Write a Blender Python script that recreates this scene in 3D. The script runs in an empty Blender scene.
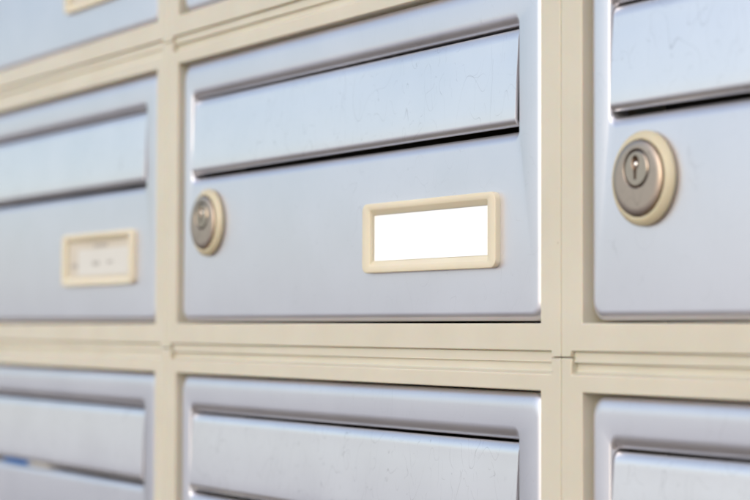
import bpy, bmesh, math, random
from mathutils import Vector, Matrix
random.seed(7)
S = bpy.context.scene
C = S.collection

# ------------------------------------------------------------------ sizes (millimetres)
W, H = 255.37, 120.0          # pitch of the letter boxes
Z0 = 1.40                     # height of the seam above the middle row (m)
B = 9.5                       # width of the cream border

# ------------------------------------------------------------------ materials
def new_mat(name):
    m = bpy.data.materials.new(name); m.use_nodes = True
    nt = m.node_tree
    return m, nt, nt.nodes['Principled BSDF']
def N(nt, typ, **kw):
    n = nt.nodes.new(typ)
    for k, v in kw.items():
        if k.startswith('i_'): n.inputs[k[2:].replace('_', ' ')].default_value = v
        else: setattr(n, k, v)
    return n
def ramp(nt, fac, p0, p1, c0=(0,0,0,1), c1=(1,1,1,1)):
    r = nt.nodes.new('ShaderNodeValToRGB')
    r.color_ramp.elements[0].position = p0; r.color_ramp.elements[1].position = p1
    r.color_ramp.elements[0].color = c0; r.color_ramp.elements[1].color = c1
    nt.links.new(fac, r.inputs[0]); return r.outputs[0]
def coords(nt, scale=(1,1,1), world=True):
    # real position in metres, with an offset of its own for each object so no two wear the same marks
    geo = N(nt, 'ShaderNodeNewGeometry')
    mp = N(nt, 'ShaderNodeMapping'); mp.inputs['Scale'].default_value = scale
    nt.links.new(geo.outputs['Position'], mp.inputs['Vector'])
    return mp.outputs['Vector']
def math_(nt, op, a, b=None):
    n = N(nt, 'ShaderNodeMath', operation=op)
    for i, v in enumerate((a, b)):
        if v is None: continue
        if isinstance(v, (int, float)): n.inputs[i].default_value = v
        else: nt.links.new(v, n.inputs[i])
    return n.outputs[0]

def metal(name, col, rough, scratch, metallic=1.0):
    m, nt, p = new_mat(name)
    L = nt.links
    p.inputs['Metallic'].default_value = metallic
    # cloudy variation (handling, thin grime)
    n1 = N(nt, 'ShaderNodeTexNoise'); n1.inputs['Scale'].default_value = 28; n1.inputs['Detail'].default_value = 5
    L.new(coords(nt), n1.inputs['Vector'])
    # fine grain of the satin coat
    n2 = N(nt, 'ShaderNodeTexNoise'); n2.inputs['Scale'].default_value = 2600; n2.inputs['Detail'].default_value = 2
    L.new(coords(nt), n2.inputs['Vector'])
    # hairline scratches: thin level lines of a noise field, broken up by another
    lines = None
    for sc, wid, rot, thr in ((60, .0011, .4, .47), (120, .0018, 1.3, .50), (34, .0006, 2.2, .44), (95, .0014, 2.7, .48), (230, .0036, .8, .54)):
        mp = N(nt, 'ShaderNodeMapping'); mp.inputs['Rotation'].default_value = (0, rot, 0)
        mp.inputs['Scale'].default_value = (1, 1, .45); mp.inputs['Location'].default_value = (sc*.13, 0, rot)
        L.new(coords(nt), mp.inputs['Vector'])
        a = N(nt, 'ShaderNodeTexNoise'); a.inputs['Scale'].default_value = sc; a.inputs['Detail'].default_value = 1.2
        L.new(mp.outputs[0], a.inputs['Vector'])
        d = math_(nt, 'ABSOLUTE', math_(nt, 'SUBTRACT', a.outputs['Fac'], .5))
        ln = math_(nt, 'LESS_THAN', d, wid)
        b = N(nt, 'ShaderNodeTexNoise'); b.inputs['Scale'].default_value = sc*1.1; b.inputs['Detail'].default_value = 3
        mp2 = N(nt, 'ShaderNodeMapping'); mp2.inputs['Location'].default_value = (3+rot, 1, 2)
        L.new(coords(nt), mp2.inputs['Vector']); L.new(mp2.outputs[0], b.inputs['Vector'])
        k = math_(nt, 'MULTIPLY', ln, ramp(nt, b.outputs['Fac'], thr, thr+.07))
        lines = k if lines is None else math_(nt, 'MAXIMUM', lines, k)
    # tiny specks
    v = N(nt, 'ShaderNodeTexVoronoi'); v.inputs['Scale'].default_value = 75
    L.new(coords(nt), v.inputs['Vector'])
    sp = math_(nt, 'LESS_THAN', v.outputs['Distance'], .035)
    vs = N(nt, 'ShaderNodeTexNoise'); vs.inputs['Scale'].default_value = 40
    L.new(coords(nt), vs.inputs['Vector'])
    sp = math_(nt, 'MULTIPLY', sp, ramp(nt, vs.outputs['Fac'], .55, .6))
    marks = math_(nt, 'MAXIMUM', lines, math_(nt, 'MULTIPLY', sp, .9))
    mx = N(nt, 'ShaderNodeMix', data_type='RGBA')
    cr = ramp(nt, n1.outputs['Fac'], .3, .7, tuple(c*.965 for c in col)+(1,), tuple(min(1, c*1.02) for c in col)+(1,))
    L.new(cr, mx.inputs[6]); mx.inputs[7].default_value = (col[0]*.52, col[1]*.50, col[2]*.50, 1)
    L.new(math_(nt, 'MULTIPLY', marks, scratch), mx.inputs[0])
    L.new(mx.outputs[2], p.inputs['Base Color'])
    rr = math_(nt, 'ADD', math_(nt, 'MULTIPLY', n1.outputs['Fac'], .10), rough-.05)
    L.new(rr, p.inputs['Roughness'])
    bp = N(nt, 'ShaderNodeBump'); bp.inputs['Strength'].default_value = .05; bp.inputs['Distance'].default_value = .0001
    L.new(n2.outputs['Fac'], bp.inputs['Height'])
    bp2 = N(nt, 'ShaderNodeBump'); bp2.inputs['Strength'].default_value = .12; bp2.inputs['Distance'].default_value = .00005
    bp2.invert = True
    L.new(marks, bp2.inputs['Height']); L.new(bp.outputs[0], bp2.inputs['Normal'])
    mpb = N(nt, 'ShaderNodeMapping'); mpb.inputs['Scale'].default_value = (.06, 1, 1)
    L.new(coords(nt), mpb.inputs['Vector'])
    nb = N(nt, 'ShaderNodeTexNoise'); nb.inputs['Scale'].default_value = 900; nb.inputs['Detail'].default_value = 3
    L.new(mpb.outputs[0], nb.inputs['Vector'])
    bpb = N(nt, 'ShaderNodeBump'); bpb.inputs['Strength'].default_value = .10; bpb.inputs['Distance'].default_value = .0001
    L.new(nb.outputs['Fac'], bpb.inputs['Height']); L.new(bp2.outputs[0], bpb.inputs['Normal'])
    bp2 = bpb
    bp3 = N(nt, 'ShaderNodeBump'); bp3.inputs['Strength'].default_value = .25; bp3.inputs['Distance'].default_value = .0006
    n3 = N(nt, 'ShaderNodeTexNoise'); n3.inputs['Scale'].default_value = 22; n3.inputs['Detail'].default_value = 1
    L.new(coords(nt), n3.inputs['Vector']); L.new(n3.outputs['Fac'], bp3.inputs['Height']); L.new(bp2.outputs[0], bp3.inputs['Normal'])
    L.new(bp3.outputs[0], p.inputs['Normal'])
    return m

def plastic(name, col, rough=.42, var=.05, grain=900, bump=.08, sss=0):
    m, nt, p = new_mat(name); L = nt.links
    n1 = N(nt, 'ShaderNodeTexNoise'); n1.inputs['Scale'].default_value = 35; n1.inputs['Detail'].default_value = 6
    L.new(coords(nt), n1.inputs['Vector'])
    c = ramp(nt, n1.outputs['Fac'], .3, .7, (col[0]*(1-var), col[1]*(1-var*1.15), col[2]*(1-var*1.6), 1), tuple(min(1, x*(1+var*.4)) for x in col)+(1,))
    v = N(nt, 'ShaderNodeTexVoronoi'); v.inputs['Scale'].default_value = 130
    L.new(coords(nt), v.inputs['Vector'])
    vn = N(nt, 'ShaderNodeTexNoise'); vn.inputs['Scale'].default_value = 31; vn.inputs['Detail'].default_value = 2
    L.new(coords(nt), vn.inputs['Vector'])
    sk = math_(nt, 'MULTIPLY', math_(nt, 'LESS_THAN', v.outputs['Distance'], .045), ramp(nt, vn.outputs['Fac'], .54, .58))
    mx = N(nt, 'ShaderNodeMix', data_type='RGBA')
    L.new(math_(nt, 'MULTIPLY', sk, .35 if sss else 0.0), mx.inputs[0])
    L.new(c, mx.inputs[6]); mx.inputs[7].default_value = (col[0]*.45, col[1]*.38, col[2]*.30, 1)
    L.new(mx.outputs[2], p.inputs['Base Color'])
    L.new(math_(nt, 'ADD', math_(nt, 'MULTIPLY', vn.outputs['Fac'], .16), rough-.08), p.inputs['Roughness'])
    if sss:
        p.inputs['Subsurface Weight'].default_value = sss
        p.inputs['Subsurface Radius'].default_value = (1, .42, .18)
        p.inputs['Subsurface Scale'].default_value = .0025
    n2 = N(nt, 'ShaderNodeTexNoise'); n2.inputs['Scale'].default_value = grain; n2.inputs['Detail'].default_value = 3
    L.new(coords(nt), n2.inputs['Vector'])
    bp = N(nt, 'ShaderNodeBump'); bp.inputs['Strength'].default_value = bump; bp.inputs['Distance'].default_value = .0002
    L.new(n2.outputs['Fac'], bp.inputs['Height']); L.new(bp.outputs[0], p.inputs['Normal'])
    return m

M = {}
M['door'] = metal('satin_aluminium_door', (.785, .768, .80), .39, .14, .86)
M['flap'] = metal('satin_aluminium_flap', (.875, .855, .87), .37, .45, .87)
M['cream'] = plastic('cream_plastic', (.625, .58, .475), .42, sss=.45)
M['cream_warm'] = plastic('cream_holder_plastic', (.73, .655, .50), .42, sss=.25)
M['ring'] = plastic('aged_cream_collar', (.60, .53, .37), .42, sss=.25)
M['housing'] = plastic('housing_plastic', (.30, .27, .22), .7)
M['lockface'] = metal('nickel_lock_face', (.51, .41, .33), .42, .4)
M['plug'] = metal('nickel_plug', (.48, .39, .315), .33, .4)
M['pin'] = metal('bright_brass_pin', (.95, .90, .84), .2, .2)
M['paper'] = plastic('white_card', (.98, .98, .97), .8, .005, 1500, .03)
M['oldpaper'] = plastic('yellowed_paper', (.60, .55, .47), .8, .06)
M['slip'] = plastic('pale_slip', (.66, .65, .61), .8, .03)
M['ink'] = plastic('faded_ink', (.34, .32, .30), .8, .05)
M['blue'] = plastic('blue_print', (.03, .19, .55), .5, .03)
M['clear'] = None

# ------------------------------------------------------------------ mesh helpers (coordinates in mm from the box's upper left seam corner)
def P(x, y, z): return Vector(((x - W/2)/1000, y/1000, (z + H)/1000))
def link(name, bm, mat, parent=None, smooth=True, bevel=None, seg=2, ang=35, auto=40):
    bmesh.ops.recalc_face_normals(bm, faces=bm.faces)
    me = bpy.data.meshes.new(name); bm.to_mesh(me); bm.free()
    mats = mat if isinstance(mat, (list, tuple)) else [mat]
    for mm in mats: me.materials.append(mm)
    for pl in me.polygons: pl.use_smooth = smooth
    o = bpy.data.objects.new(name, me); C.objects.link(o); o.parent = parent
    if bevel:
        b = o.modifiers.new('bevel', 'BEVEL'); b.width = bevel/1000; b.segments = seg
        b.limit_method = 'ANGLE'; b.angle_limit = math.radians(ang); b.harden_normals = smooth
        b.use_clamp_overlap = True
    if smooth:
        try: me.set_sharp_from_angle(angle=math.radians(auto))
        except Exception: pass
    return o
def box(bm, x0, x1, y0, y1, z0, z1, mi=0):
    v = [bm.verts.new(P(x, y, z)) for x in (x0, x1) for y in (y0, y1) for z in (z0, z1)]
    for f in ((0,1,3,2),(4,6,7,5),(0,4,5,1),(2,3,7,6),(0,2,6,4),(1,5,7,3)):
        fa = bm.faces.new([v[i] for i in f]); fa.material_index = mi
def rrect(x0, x1, z0, z1, r, n=10):
    """rounded rectangle, corner order TR, TL, BL, BR; z0 < z1"""
    pts = []
    for cx, cz, a0 in ((x1-r, z1-r, 0), (x0+r, z1-r, 90), (x0+r, z0+r, 180), (x1-r, z0+r, 270)):
        for i in range(n+1):
            a = math.radians(a0 + 90*i/n)
            pts.append((cx + r*math.cos(a), cz + r*math.sin(a)))
    return pts
def ring_verts(bm, pts, y):
    return [bm.verts.new(P(x, y if not callable(y) else y(x, z), z)) for x, z in pts]
def bridge(bm, a, b):
    n = len(a)
    for i in range(n):
        j = (i+1) % n
        bm.faces.new((a[i], a[j], b[j], b[i]))

# ------------------------------------------------------------------ frame: front surface by cells, each with its depth
def make_frame(parent):
    bm = bmesh.new()
    g = .12
    xs = [g, 4.7, B, W-B, W-4.5, W-g]
    zs = [1.72, -g, -1.35, -3.9, -4.7, -B, -H+B, -H+1.75, -H+g]
    def cell(i, j):
        zt, zb = zs[j], zs[j+1]
        mid = 1 <= i <= 3
        if j == 0: return (1.15, 1.15) if mid else None          # tongue over the box above
        if j == 1: return (1.15, 1.15) if mid else (0, 0)
        if j == 2: return (2.2, 2.2) if mid else (0, 0)
        if j == 3: return (2.2, 0) if mid else (0, 0)         # sloping lip
        if j == 5: return None if i == 2 else (0, 0)           # the opening
        if j == 7: return (3.2, 3.2) if mid else (0, 0)
        return (0, 0)
    D = 30.0
    nx, nz = len(xs)-1, len(zs)-1
    get = lambda i, j: cell(i, j) if 0 <= i < nx and 0 <= j < nz else None
    def quad(*q):
        vs = [bm.verts.new(P(*p)) for p in q]
        bm.faces.new(vs)
    for i in range(nx):
        for j in range(nz):
            c = cell(i, j)
            if c is None: continue
            x0, x1, zt, zb = xs[i], xs[i+1], zs[j], zs[j+1]
            quad((x0, c[0], zt), (x0, c[1], zb), (x1, c[1], zb), (x1, c[0], zt))
            # horizontal neighbours
            for (ni, x) in ((i-1, x0), (i+1, x1)):
                n = get(ni, j)
                if n is None: quad((x, c[0], zt), (x, D, zt), (x, D, zb), (x, c[1], zb))
                elif n != c and (c[0] + c[1]) < (n[0] + n[1]):
                    pts = [(x, c[0], zt), (x, n[0], zt), (x, n[1], zb), (x, c[1], zb)]
                    u = []
                    for q in pts:
                        if q not in u: u.append(q)
                    if len(u) > 2: quad(*u)
            n = get(i, j-1)
            if n is None: quad((x0, c[0], zt), (x1, c[0], zt), (x1, D, zt), (x0, D, zt))
            elif n[1] > c[0]: quad((x0, c[0], zt), (x1, c[0], zt), (x1, n[1], zt), (x0, n[1], zt))
            n = get(i, j+1)
            if n is None: quad((x0, c[1], zb), (x1, c[1], zb), (x1, D, zb), (x0, D, zb))
            elif n[0] > c[1]: quad((x0, c[1], zb), (x1, c[1], zb), (x1, n[0], zb), (x0, n[0], zb))
    bmesh.ops.remove_doubles(bm, verts=bm.verts, dist=1e-6)
    bmesh.ops.dissolve_limit(bm, angle_limit=math.radians(1), verts=bm.verts, edges=bm.edges)
    return link('frame', bm, M['cream'], parent, True, .42, 3, 30)

def make_housing(parent):
    bm = bmesh.new()
    t = 2.0
    x0, x1, z0, z1 = .3, W-.3, -H+.3, -.3
    y0, y1 = 30.2, 230.0
    box(bm, x0, x0+t, y0, y1, z0, z1); box(bm, x1-t, x1, y0, y1, z0, z1)
    box(bm, x0+t, x1-t, y0, y1, z0, z0+t); box(bm, x0+t, x1-t, y0, y1, z1-t, z1)
    box(bm, x0, x1, y1+.01, y1+t, z0, z1)
    return link('housing', bm, M['housing'], parent, False)

# ------------------------------------------------------------------ door with pressed edges and the slot opening
DY = 1.5                                  # depth of the door's face behind the frame's face
DX0, DX1, DZ0, DZ1 = 11.0, W-10.5, -H+10.2, -10.35
SX0, SX1, SZ0, SZ1 = 20.2, 233.1, -54.9, -24.1      # clear slot opening
def make_door(parent):
    bm = bmesh.new()
    k = 8
    # outer edge: rolls back
    rb, db = 2.9, 2.9
    outer = []
    for i in range(k+1):
        t = math.radians(60)*i/k
        o = 1-math.sin(t)/math.sin(math.radians(60)); ins = rb*o; dep = DY + db*(1-math.cos(t))
        outer.append(ring_verts(bm, rrect(DX0+ins, DX1-ins, DZ0+2.9*o, DZ1-4.6*o, 5.2-2.2*o), dep))
    back = ring_verts(bm, rrect(DX0, DX1, DZ0, DZ1, 5.2), 14)
    for a, b in zip(outer, outer[1:]): bridge(bm, a, b)
    bridge(bm, outer[-1], back)
    # slot edge: large bend along the top, tight ones elsewhere
    inner = []
    for i in range(k+1):
        t = math.pi/2*i/k
        o = 1-math.sin(t)
        s, tp, bt = 0.7*o, 4.3*o, 3.4*o
        dep = 3.0*(1-math.cos(t))
        inner.append(ring_verts(bm, rrect(SX0-s, SX1+s, SZ0-bt, SZ1+tp, 1.6+1.6*o), DY+dep))
    back2 = ring_verts(bm, rrect(SX0, SX1, SZ0, SZ1, 1.6), 7.5)
    for a, b in zip(inner, inner[1:]): bridge(bm, a, b)
    bridge(bm, inner[-1], back2)
    # flat face between the two outlines
    bridge(bm, outer[0], inner[0])
    return link('door', bm, M['door'], parent, True, auto=60)

def make_flap(parent):
    bm = bmesh.new()
    x0, x1 = 20.9, 232.6
    zt, zb = -24.85, -53.5
    yt, yb = 1.95, .75           # the lower edge stands a little proud
    prof = []
    r, ry = 3.9, 1.9
    n = 10
    for i in range(n+1):          # rounded top
        a = math.pi/2*i/n
        prof.append((yt + ry - ry*math.sin(a), zt - r + r*math.cos(a)))
    ns = 6
    for i in range(1, ns):
        f = i/ns
        prof.append((yt + (yb-yt)*f - .12*math.sin(math.pi*f), zt - r + (zb+2.5 - zt + r)*f))
    r2, r3 = 2.5, 2.0
    for i in range(n+1):          # rolled bottom
        a = math.pi/2*i/n
        prof.append((yb + r3 - r3*math.cos(a), zb + r2 - r2*math.sin(a)))
    t = 1.0                       # the sheet is thin: go back along the inside
    inner = []
    for (y0_, z0_), (y1_, z1_) in zip(prof, prof[1:]):
        dy, dz = y1_-y0_, z1_-z0_; l = math.hypot(dy, dz)
        inner.append(((y0_+y1_)/2 - dz/l*t, (z0_+z1_)/2 + dy/l*t))
    prof += inner[::-1]
    A = [bm.verts.new(P(x0, y, z)) for y, z in prof]; Bv = [bm.verts.new(P(x1, y, z)) for y, z in prof]
    bridge(bm, A, Bv); bm.faces.new(A); bm.faces.new(Bv[::-1])
    return link('flap', bm, M['flap'], parent, True, .3, 2, 60, auto=50)

# ------------------------------------------------------------------ lock
LX, LZ = 35.2, -72.5
def circ(bm, r, y, cx=LX, cz=LZ, n=64):
    return [bm.verts.new(P(cx + r*math.cos(2*math.pi*i/n), y, cz + r*math.sin(2*math.pi*i/n))) for i in range(n)]
def make_lock(parent):
    bm = bmesh.new()
    f = DY - 3.0
    rs = [circ(bm, 11.7, DY+.3), circ(bm, 11.7, DY-.75), circ(bm, 12.5, DY-.75), circ(bm, 12.65, DY-.95), circ(bm, 12.5, DY-1.5), circ(bm, 11.9, f+.95), circ(bm, 11.5, f+.6), circ(bm, 11.0, f+.35), circ(bm, 10.5, f+.25),
          circ(bm, 10.25, f+.4), circ(bm, 10.2, DY)]
    for a, b in zip(rs, rs[1:]): bridge(bm, a, b)
    lock = link('lock', bm, M['ring'], parent, True, auto=50)
    # nickel face with an off-centre well for the plug
    bm = bmesh.new()
    cx, cz = LX, LZ + 2.5
    pr = 5.35
    n = 64
    a = circ(bm, 9.95, f+.8); b = circ(bm, 9.95, f-.2); c = circ(bm, 9.6, f-.5)
    bridge(bm, a, b); bridge(bm, b, c)
    c2 = circ(bm, 8.0, f-.55, LX, LZ+.3); bridge(bm, c, c2)
    d = circ(bm, pr, f-.55, cx, cz); e = circ(bm, pr-.15, f-.4, cx, cz); g = circ(bm, pr-.15, f+2.0, cx, cz)
    bridge(bm, c2, d); bridge(bm, d, e); bridge(bm, e, g)
    bm.faces.new(circ(bm, pr+.05, f+2.0, cx, cz))
    link('lock_face', bm, M['lockface'], lock, True, auto=40)
    # plug with its keyhole
    bm = bmesh.new()
    R_ = 4.7
    outer = circ(bm, R_, f-.35, cx, cz, 48)
    rim = circ(bm, R_-.3, f-.62, cx, cz, 48)
    low = circ(bm, R_, f+1.9, cx, cz, 48)
    bridge(bm, low, outer); bridge(bm, outer, rim)
    key = []
    kx, kz = cx-.35, cz+1.5
    for i in range(17):            # round head of the keyhole
        t = math.radians(-62 + 304*i/16)
        key.append((kx + 1.6*math.cos(t), kz + .1 + 1.95*math.sin(t)))
    key += [(kx-.6, kz-2.3), (kx-.45, kz-4.4), (kx+.45, kz-4.4), (kx+.6, kz-2.3)]
    kv = [bm.verts.new(P(x, f-.62, z)) for x, z in key]
    kb = [bm.verts.new(P(x, f+1.8, z)) for x, z in key]
    bridge(bm, kv, kb)
    bm.faces.new([bm.verts.new(P(x, f+1.75, z)) for x, z in key])
    edges = []
    for ring in (rim, kv):
        for i in range(len(ring)):
            e = bm.edges.get((ring[i], ring[(i+1) % len(ring)]))
            edges.append(e)
    bmesh.ops.triangle_fill(bm, use_beauty=True, use_dissolve=True, edges=edges)
    plug = link('cylinder', bm, M['plug'], lock, True, auto=30)
    bm = bmesh.new()               # the bright shutter plate inside the keyhole
    bmesh.ops.create_uvsphere(bm, u_segments=20, v_segments=12, radius=.00075)
    bmesh.ops.transform(bm, matrix=Matrix.Translation(P(kx-.75, f+.45, kz-.3)) @ Matrix.Diagonal((1, .8, 1.25, 1)), verts=bm.verts)
    link('key_pin', bm, M['pin'], lock, True)
    return lock

# ------------------------------------------------------------------ name holder
NX0, NX1, NZ0, NZ1 = 149.2, 224.3, -94.3, -71.9
IX0, IX1, IZ0, IZ1 = 153.9, 220.2, -91.9, -74.1
def make_holder(parent, style):
    bm = bmesh.new()
    f = DY - 1.9
    n = 8
    o0 = ring_verts(bm, rrect(NX0, NX1, NZ0, NZ1, 2.6, n), DY+.2)
    o1 = ring_verts(bm, rrect(NX0, NX1, NZ0, NZ1, 2.6, n), f+.28)
    o2 = ring_verts(bm, rrect(NX0+.09, NX1-.09, NZ0+.09, NZ1-.09, 2.5, n), f+.08)
    o3 = ring_verts(bm, rrect(NX0+.3, NX1-.3, NZ0+.3, NZ1-.3, 2.3, n), f)
    i0 = ring_verts(bm, rrect(IX0-.3, IX1+.3, IZ0-.4, IZ1+.3, .8, n), f)
    i1 = ring_verts(bm, rrect(IX0, IX1, IZ0-.1, IZ1, .6, n), f+.2)
    i2 = ring_verts(bm, rrect(IX0+.1, IX1-.1, IZ0+1.45, IZ1-1.5, .5, n), DY-.15)
    for a, b in ((o0,o1),(o1,o2),(o2,o3),(o3,i0),(i0,i1),(i1,i2)): bridge(bm, a, b)
    h = link('name_holder', bm, M['cream_warm'], parent, True, auto=45)
    bm = bmesh.new()
    if style == 'blank':
        box(bm, IX0+.55, IX1-.15, DY-.35, DY-.05, IZ0+1.5, IZ1-1.7)
        link('name_card', bm, M['paper'], h, False)
    else:
        box(bm, IX0+.15, IX1-.15, DY-.20, DY-.05, IZ0+1.5, IZ1-1.55)
        link('name_card', bm, M['oldpaper'], h, False)
        bm = bmesh.new()
        box(bm, IX0+11, IX1-.6, DY-.45, DY-.3, IZ0+2.1, IZ1-4.6)
        s = link('name_slip', bm, M['slip'], h, False)
        bm = bmesh.new()
        def mark(x, z, w, hh): box(bm, x, x+w, DY-.50, DY-.47, z, z+hh)
        x = IX0+27
        for wv in (1.6, 1.2, 1.8): mark(x, IZ0+6, wv, 1.9); x += wv+.9
        x = IX0+42
        for wv in (1.2, 1.7, 1.0): mark(x, IZ0+6.6, wv, 1.3); x += wv+.9
        link('writing', bm, M['ink'], h, False)
        bm = bmesh.new()
        x = IX0+3.5
        for wv in (1.8, 2.4, 1.5, 2.0): box(bm, x, x+wv, DY-.30, DY-.25, IZ0+5.5, IZ0+7.2); x += wv+.8
        x = IX0+28
        for wv in (2.2, 1.6, 2.6, 2, 1.6): box(bm, x, x+wv, DY-.30, DY-.25, IZ1-4.0, IZ1-2.7); x += wv+.9
        link('writing', bm, M['ink'], h, False)
    return h

# ------------------------------------------------------------------ the letter boxes
def make_box(style):
    e = bpy.data.objects.new('letter_box', None); C.objects.link(e)
    e.empty_display_size = .02
    make_frame(e); make_housing(e)
    d = make_door(e); make_flap(d)
    make_lock(e); make_holder(e, style)
    return e
def children(o): return [c for c in bpy.data.objects if c.parent == o]
def copy_tree(o, parent=None):
    c = o.copy(); C.objects.link(c); c.parent = parent
    for ch in children(o): copy_tree(ch, c)
    return c

blank, written = make_box('blank'), make_box('written')
first = {'blank': True, 'written': True}
LAB = {
 (-1, -1): 'blurred silver letter box in top left corner, above the one with written paper slip',
 (0, -1): 'silver letter box showing only its bottom edge, above the one with blank white card',
 (1, -1): 'silver letter box just above the nearest key lock, out of view past the top edge',
 (-1, 0): 'silver letter box with written paper slip in its name holder, left of middle one',
 (0, 0): 'silver letter box in the middle with round key lock and blank bright white name card',
 (1, 0): 'nearest silver letter box at the right edge, with the largest round key lock in view',
 (-1, 1): 'silver letter box at bottom left with blue and white mail caught in its slot',
 (0, 1): 'scratched silver letter box directly below the one with the blank white card',
 (1, 1): 'silver letter box in the bottom right corner, below the one with the largest key lock',
}
for row in (-2, -1, 0, 1, 2):
    for col in (-2, -1, 0, 1, 2):
        style = 'written' if (col, row) in ((-1, 0), (-1, -1), (-2, 1), (2, 0)) else 'blank'
        src = written if style == 'written' else blank
        if first[style]: o = src; first[style] = False
        else: o = copy_tree(src)
        o.location = ((col + .5)*W/1000, 0, Z0 - (row + 1)*H/1000)
        o['label'] = LAB.get((col, row), 'silver letter box with cream frame in the outer rows, beyond the view')
        o['category'] = 'letter box'
        o['group'] = 'silver letter boxes set edge to edge in cream frames'

# mail caught in the slot of the bottom left box
bm = bmesh.new()
ox, oz = -1, 1
def mailbox_box(x0, x1, y0, y1, z0, z1, mi):
    v = [bm.verts.new((x/1000, y/1000, z/1000)) for x in (x0, x1) for y in (y0, y1) for z in (z0, z1)]
    for f in ((0,1,3,2),(4,6,7,5),(0,4,5,1),(2,3,7,6),(0,2,6,4),(1,5,7,3)):
        fa = bm.faces.new([v[i] for i in f]); fa.material_index = mi
mailbox_box(-27, 3, 0, 95, 0, 1.0, 0)
mailbox_box(3, 27, .15, 95, 0, .9, 1)
leaf = link('folded_leaflet', bm, [M['blue'], M['slip']], None, False, .15, 1, 40)
leaf.location = ((-1*W + 104.5)/1000, .0011, Z0 + (-H - 54.75 )/1000)
leaf['label'] = 'blue and white folded leaflet caught in the slot of the bottom left letter box'
leaf['category'] = 'leaflet'

# ------------------------------------------------------------------ ground in front of the boxes, plus an added strip for reflections
bm = bmesh.new()
for v in ((-400, -400, 0), (400, -400, 0), (400, 400, 0), (-400, 400, 0)): bm.verts.new(v)
bm.faces.new(bm.verts[:])
gm, nt, p = new_mat('pale_paving')
n = N(nt, 'ShaderNodeTexNoise'); n.inputs['Scale'].default_value = 3; n.inputs['Detail'].default_value = 8
nt.links.new(coords(nt), n.inputs['Vector'])
nt.links.new(ramp(nt, n.outputs['Fac'], .3, .7, (.77, .71, .76, 1), (.85, .79, .84, 1)), p.inputs['Base Color'])
p.inputs['Roughness'].default_value = .9
g = link('ground', bm, gm, None, False); g['kind'] = 'structure'

bm = bmesh.new()  # added unseen dark strip, gives brown reflections in the down-facing metal bends
for v in ((-40, -4.2, .004), (40, -4.2, .004), (40, -.02, .004), (-40, -.02, .004)): bm.verts.new(v)
bm.faces.new(bm.verts[:])
gm, nt, p = new_mat('brown_reflection')
n = N(nt, 'ShaderNodeTexNoise'); n.inputs['Scale'].default_value = 6; n.inputs['Detail'].default_value = 8
nt.links.new(coords(nt), n.inputs['Vector'])
nt.links.new(ramp(nt, n.outputs['Fac'], .3, .7, (.06, .033, .018, 1), (.10, .055, .03, 1)), p.inputs['Base Color'])
p.inputs['Roughness'].default_value = .9
g = link('dark_reflection_strip', bm, gm, None, False); g['kind'] = 'structure'

# ------------------------------------------------------------------ light
SUN_EL, SUN_AZ = 24, 165         # degrees; azimuth clockwise from +Y
w = bpy.data.worlds.new('World'); S.world = w; w.use_nodes = True
nt = w.node_tree; bg = nt.nodes['Background']
sky = nt.nodes.new('ShaderNodeTexSky'); sky.sky_type = 'NISHITA'; sky.sun_disc = False
sky.sun_elevation = math.radians(SUN_EL); sky.sun_rotation = math.radians(SUN_AZ)
sky.air_density = 1.0; sky.dust_density = 1.0; sky.ozone_density = 1.2
nt.links.new(sky.outputs[0], bg.inputs[0]); bg.inputs[1].default_value = .15
sd = bpy.data.lights.new('sun', 'SUN'); sd.energy = 1.1; sd.angle = math.radians(80); sd.color = (1, .89, .76)
so = bpy.data.objects.new('sun', sd); C.objects.link(so)
az, el = math.radians(SUN_AZ), math.radians(SUN_EL)
d = Vector((math.sin(az)*math.cos(el), math.cos(az)*math.cos(el), math.sin(el)))
so.rotation_euler = d.to_track_quat('Z', 'Y').to_euler(); so.location = d*5

# ------------------------------------------------------------------ camera (fitted to the seams and edges)
F, YAW, PIT, ROL = 1.90772529, 1.02055399, 0.04108856, 0.00344609
cam_loc = Vector((0.67952453, -0.32069667, -0.11209924 + Z0))
f = Vector((-math.sin(YAW)*math.cos(PIT), math.cos(YAW)*math.cos(PIT), math.sin(PIT)))
r0 = Vector((math.cos(YAW), math.sin(YAW), 0)); u0 = r0.cross(f)
r = r0*math.cos(ROL) + u0*math.sin(ROL); u = -r0*math.sin(ROL) + u0*math.cos(ROL)
cd = bpy.data.cameras.new('camera'); co = bpy.data.objects.new('camera', cd); C.objects.link(co)
m = Matrix((r, u, -f)).transposed().to_4x4(); m.translation = cam_loc
co.matrix_world = m
cd.sensor_fit = 'HORIZONTAL'; cd.sensor_width = 36; cd.lens = F*1000*36/750
cd.clip_start = .01; cd.clip_end = 2000
cd.dof.use_dof = True; cd.dof.focus_distance = .575; cd.dof.aperture_fstop = 11.5
S.camera = co
S.view_settings.view_transform = 'Standard'; S.view_settings.look = 'None'
S.view_settings.exposure = 0.40; S.view_settings.gamma = 1
S.render.engine = 'CYCLES'
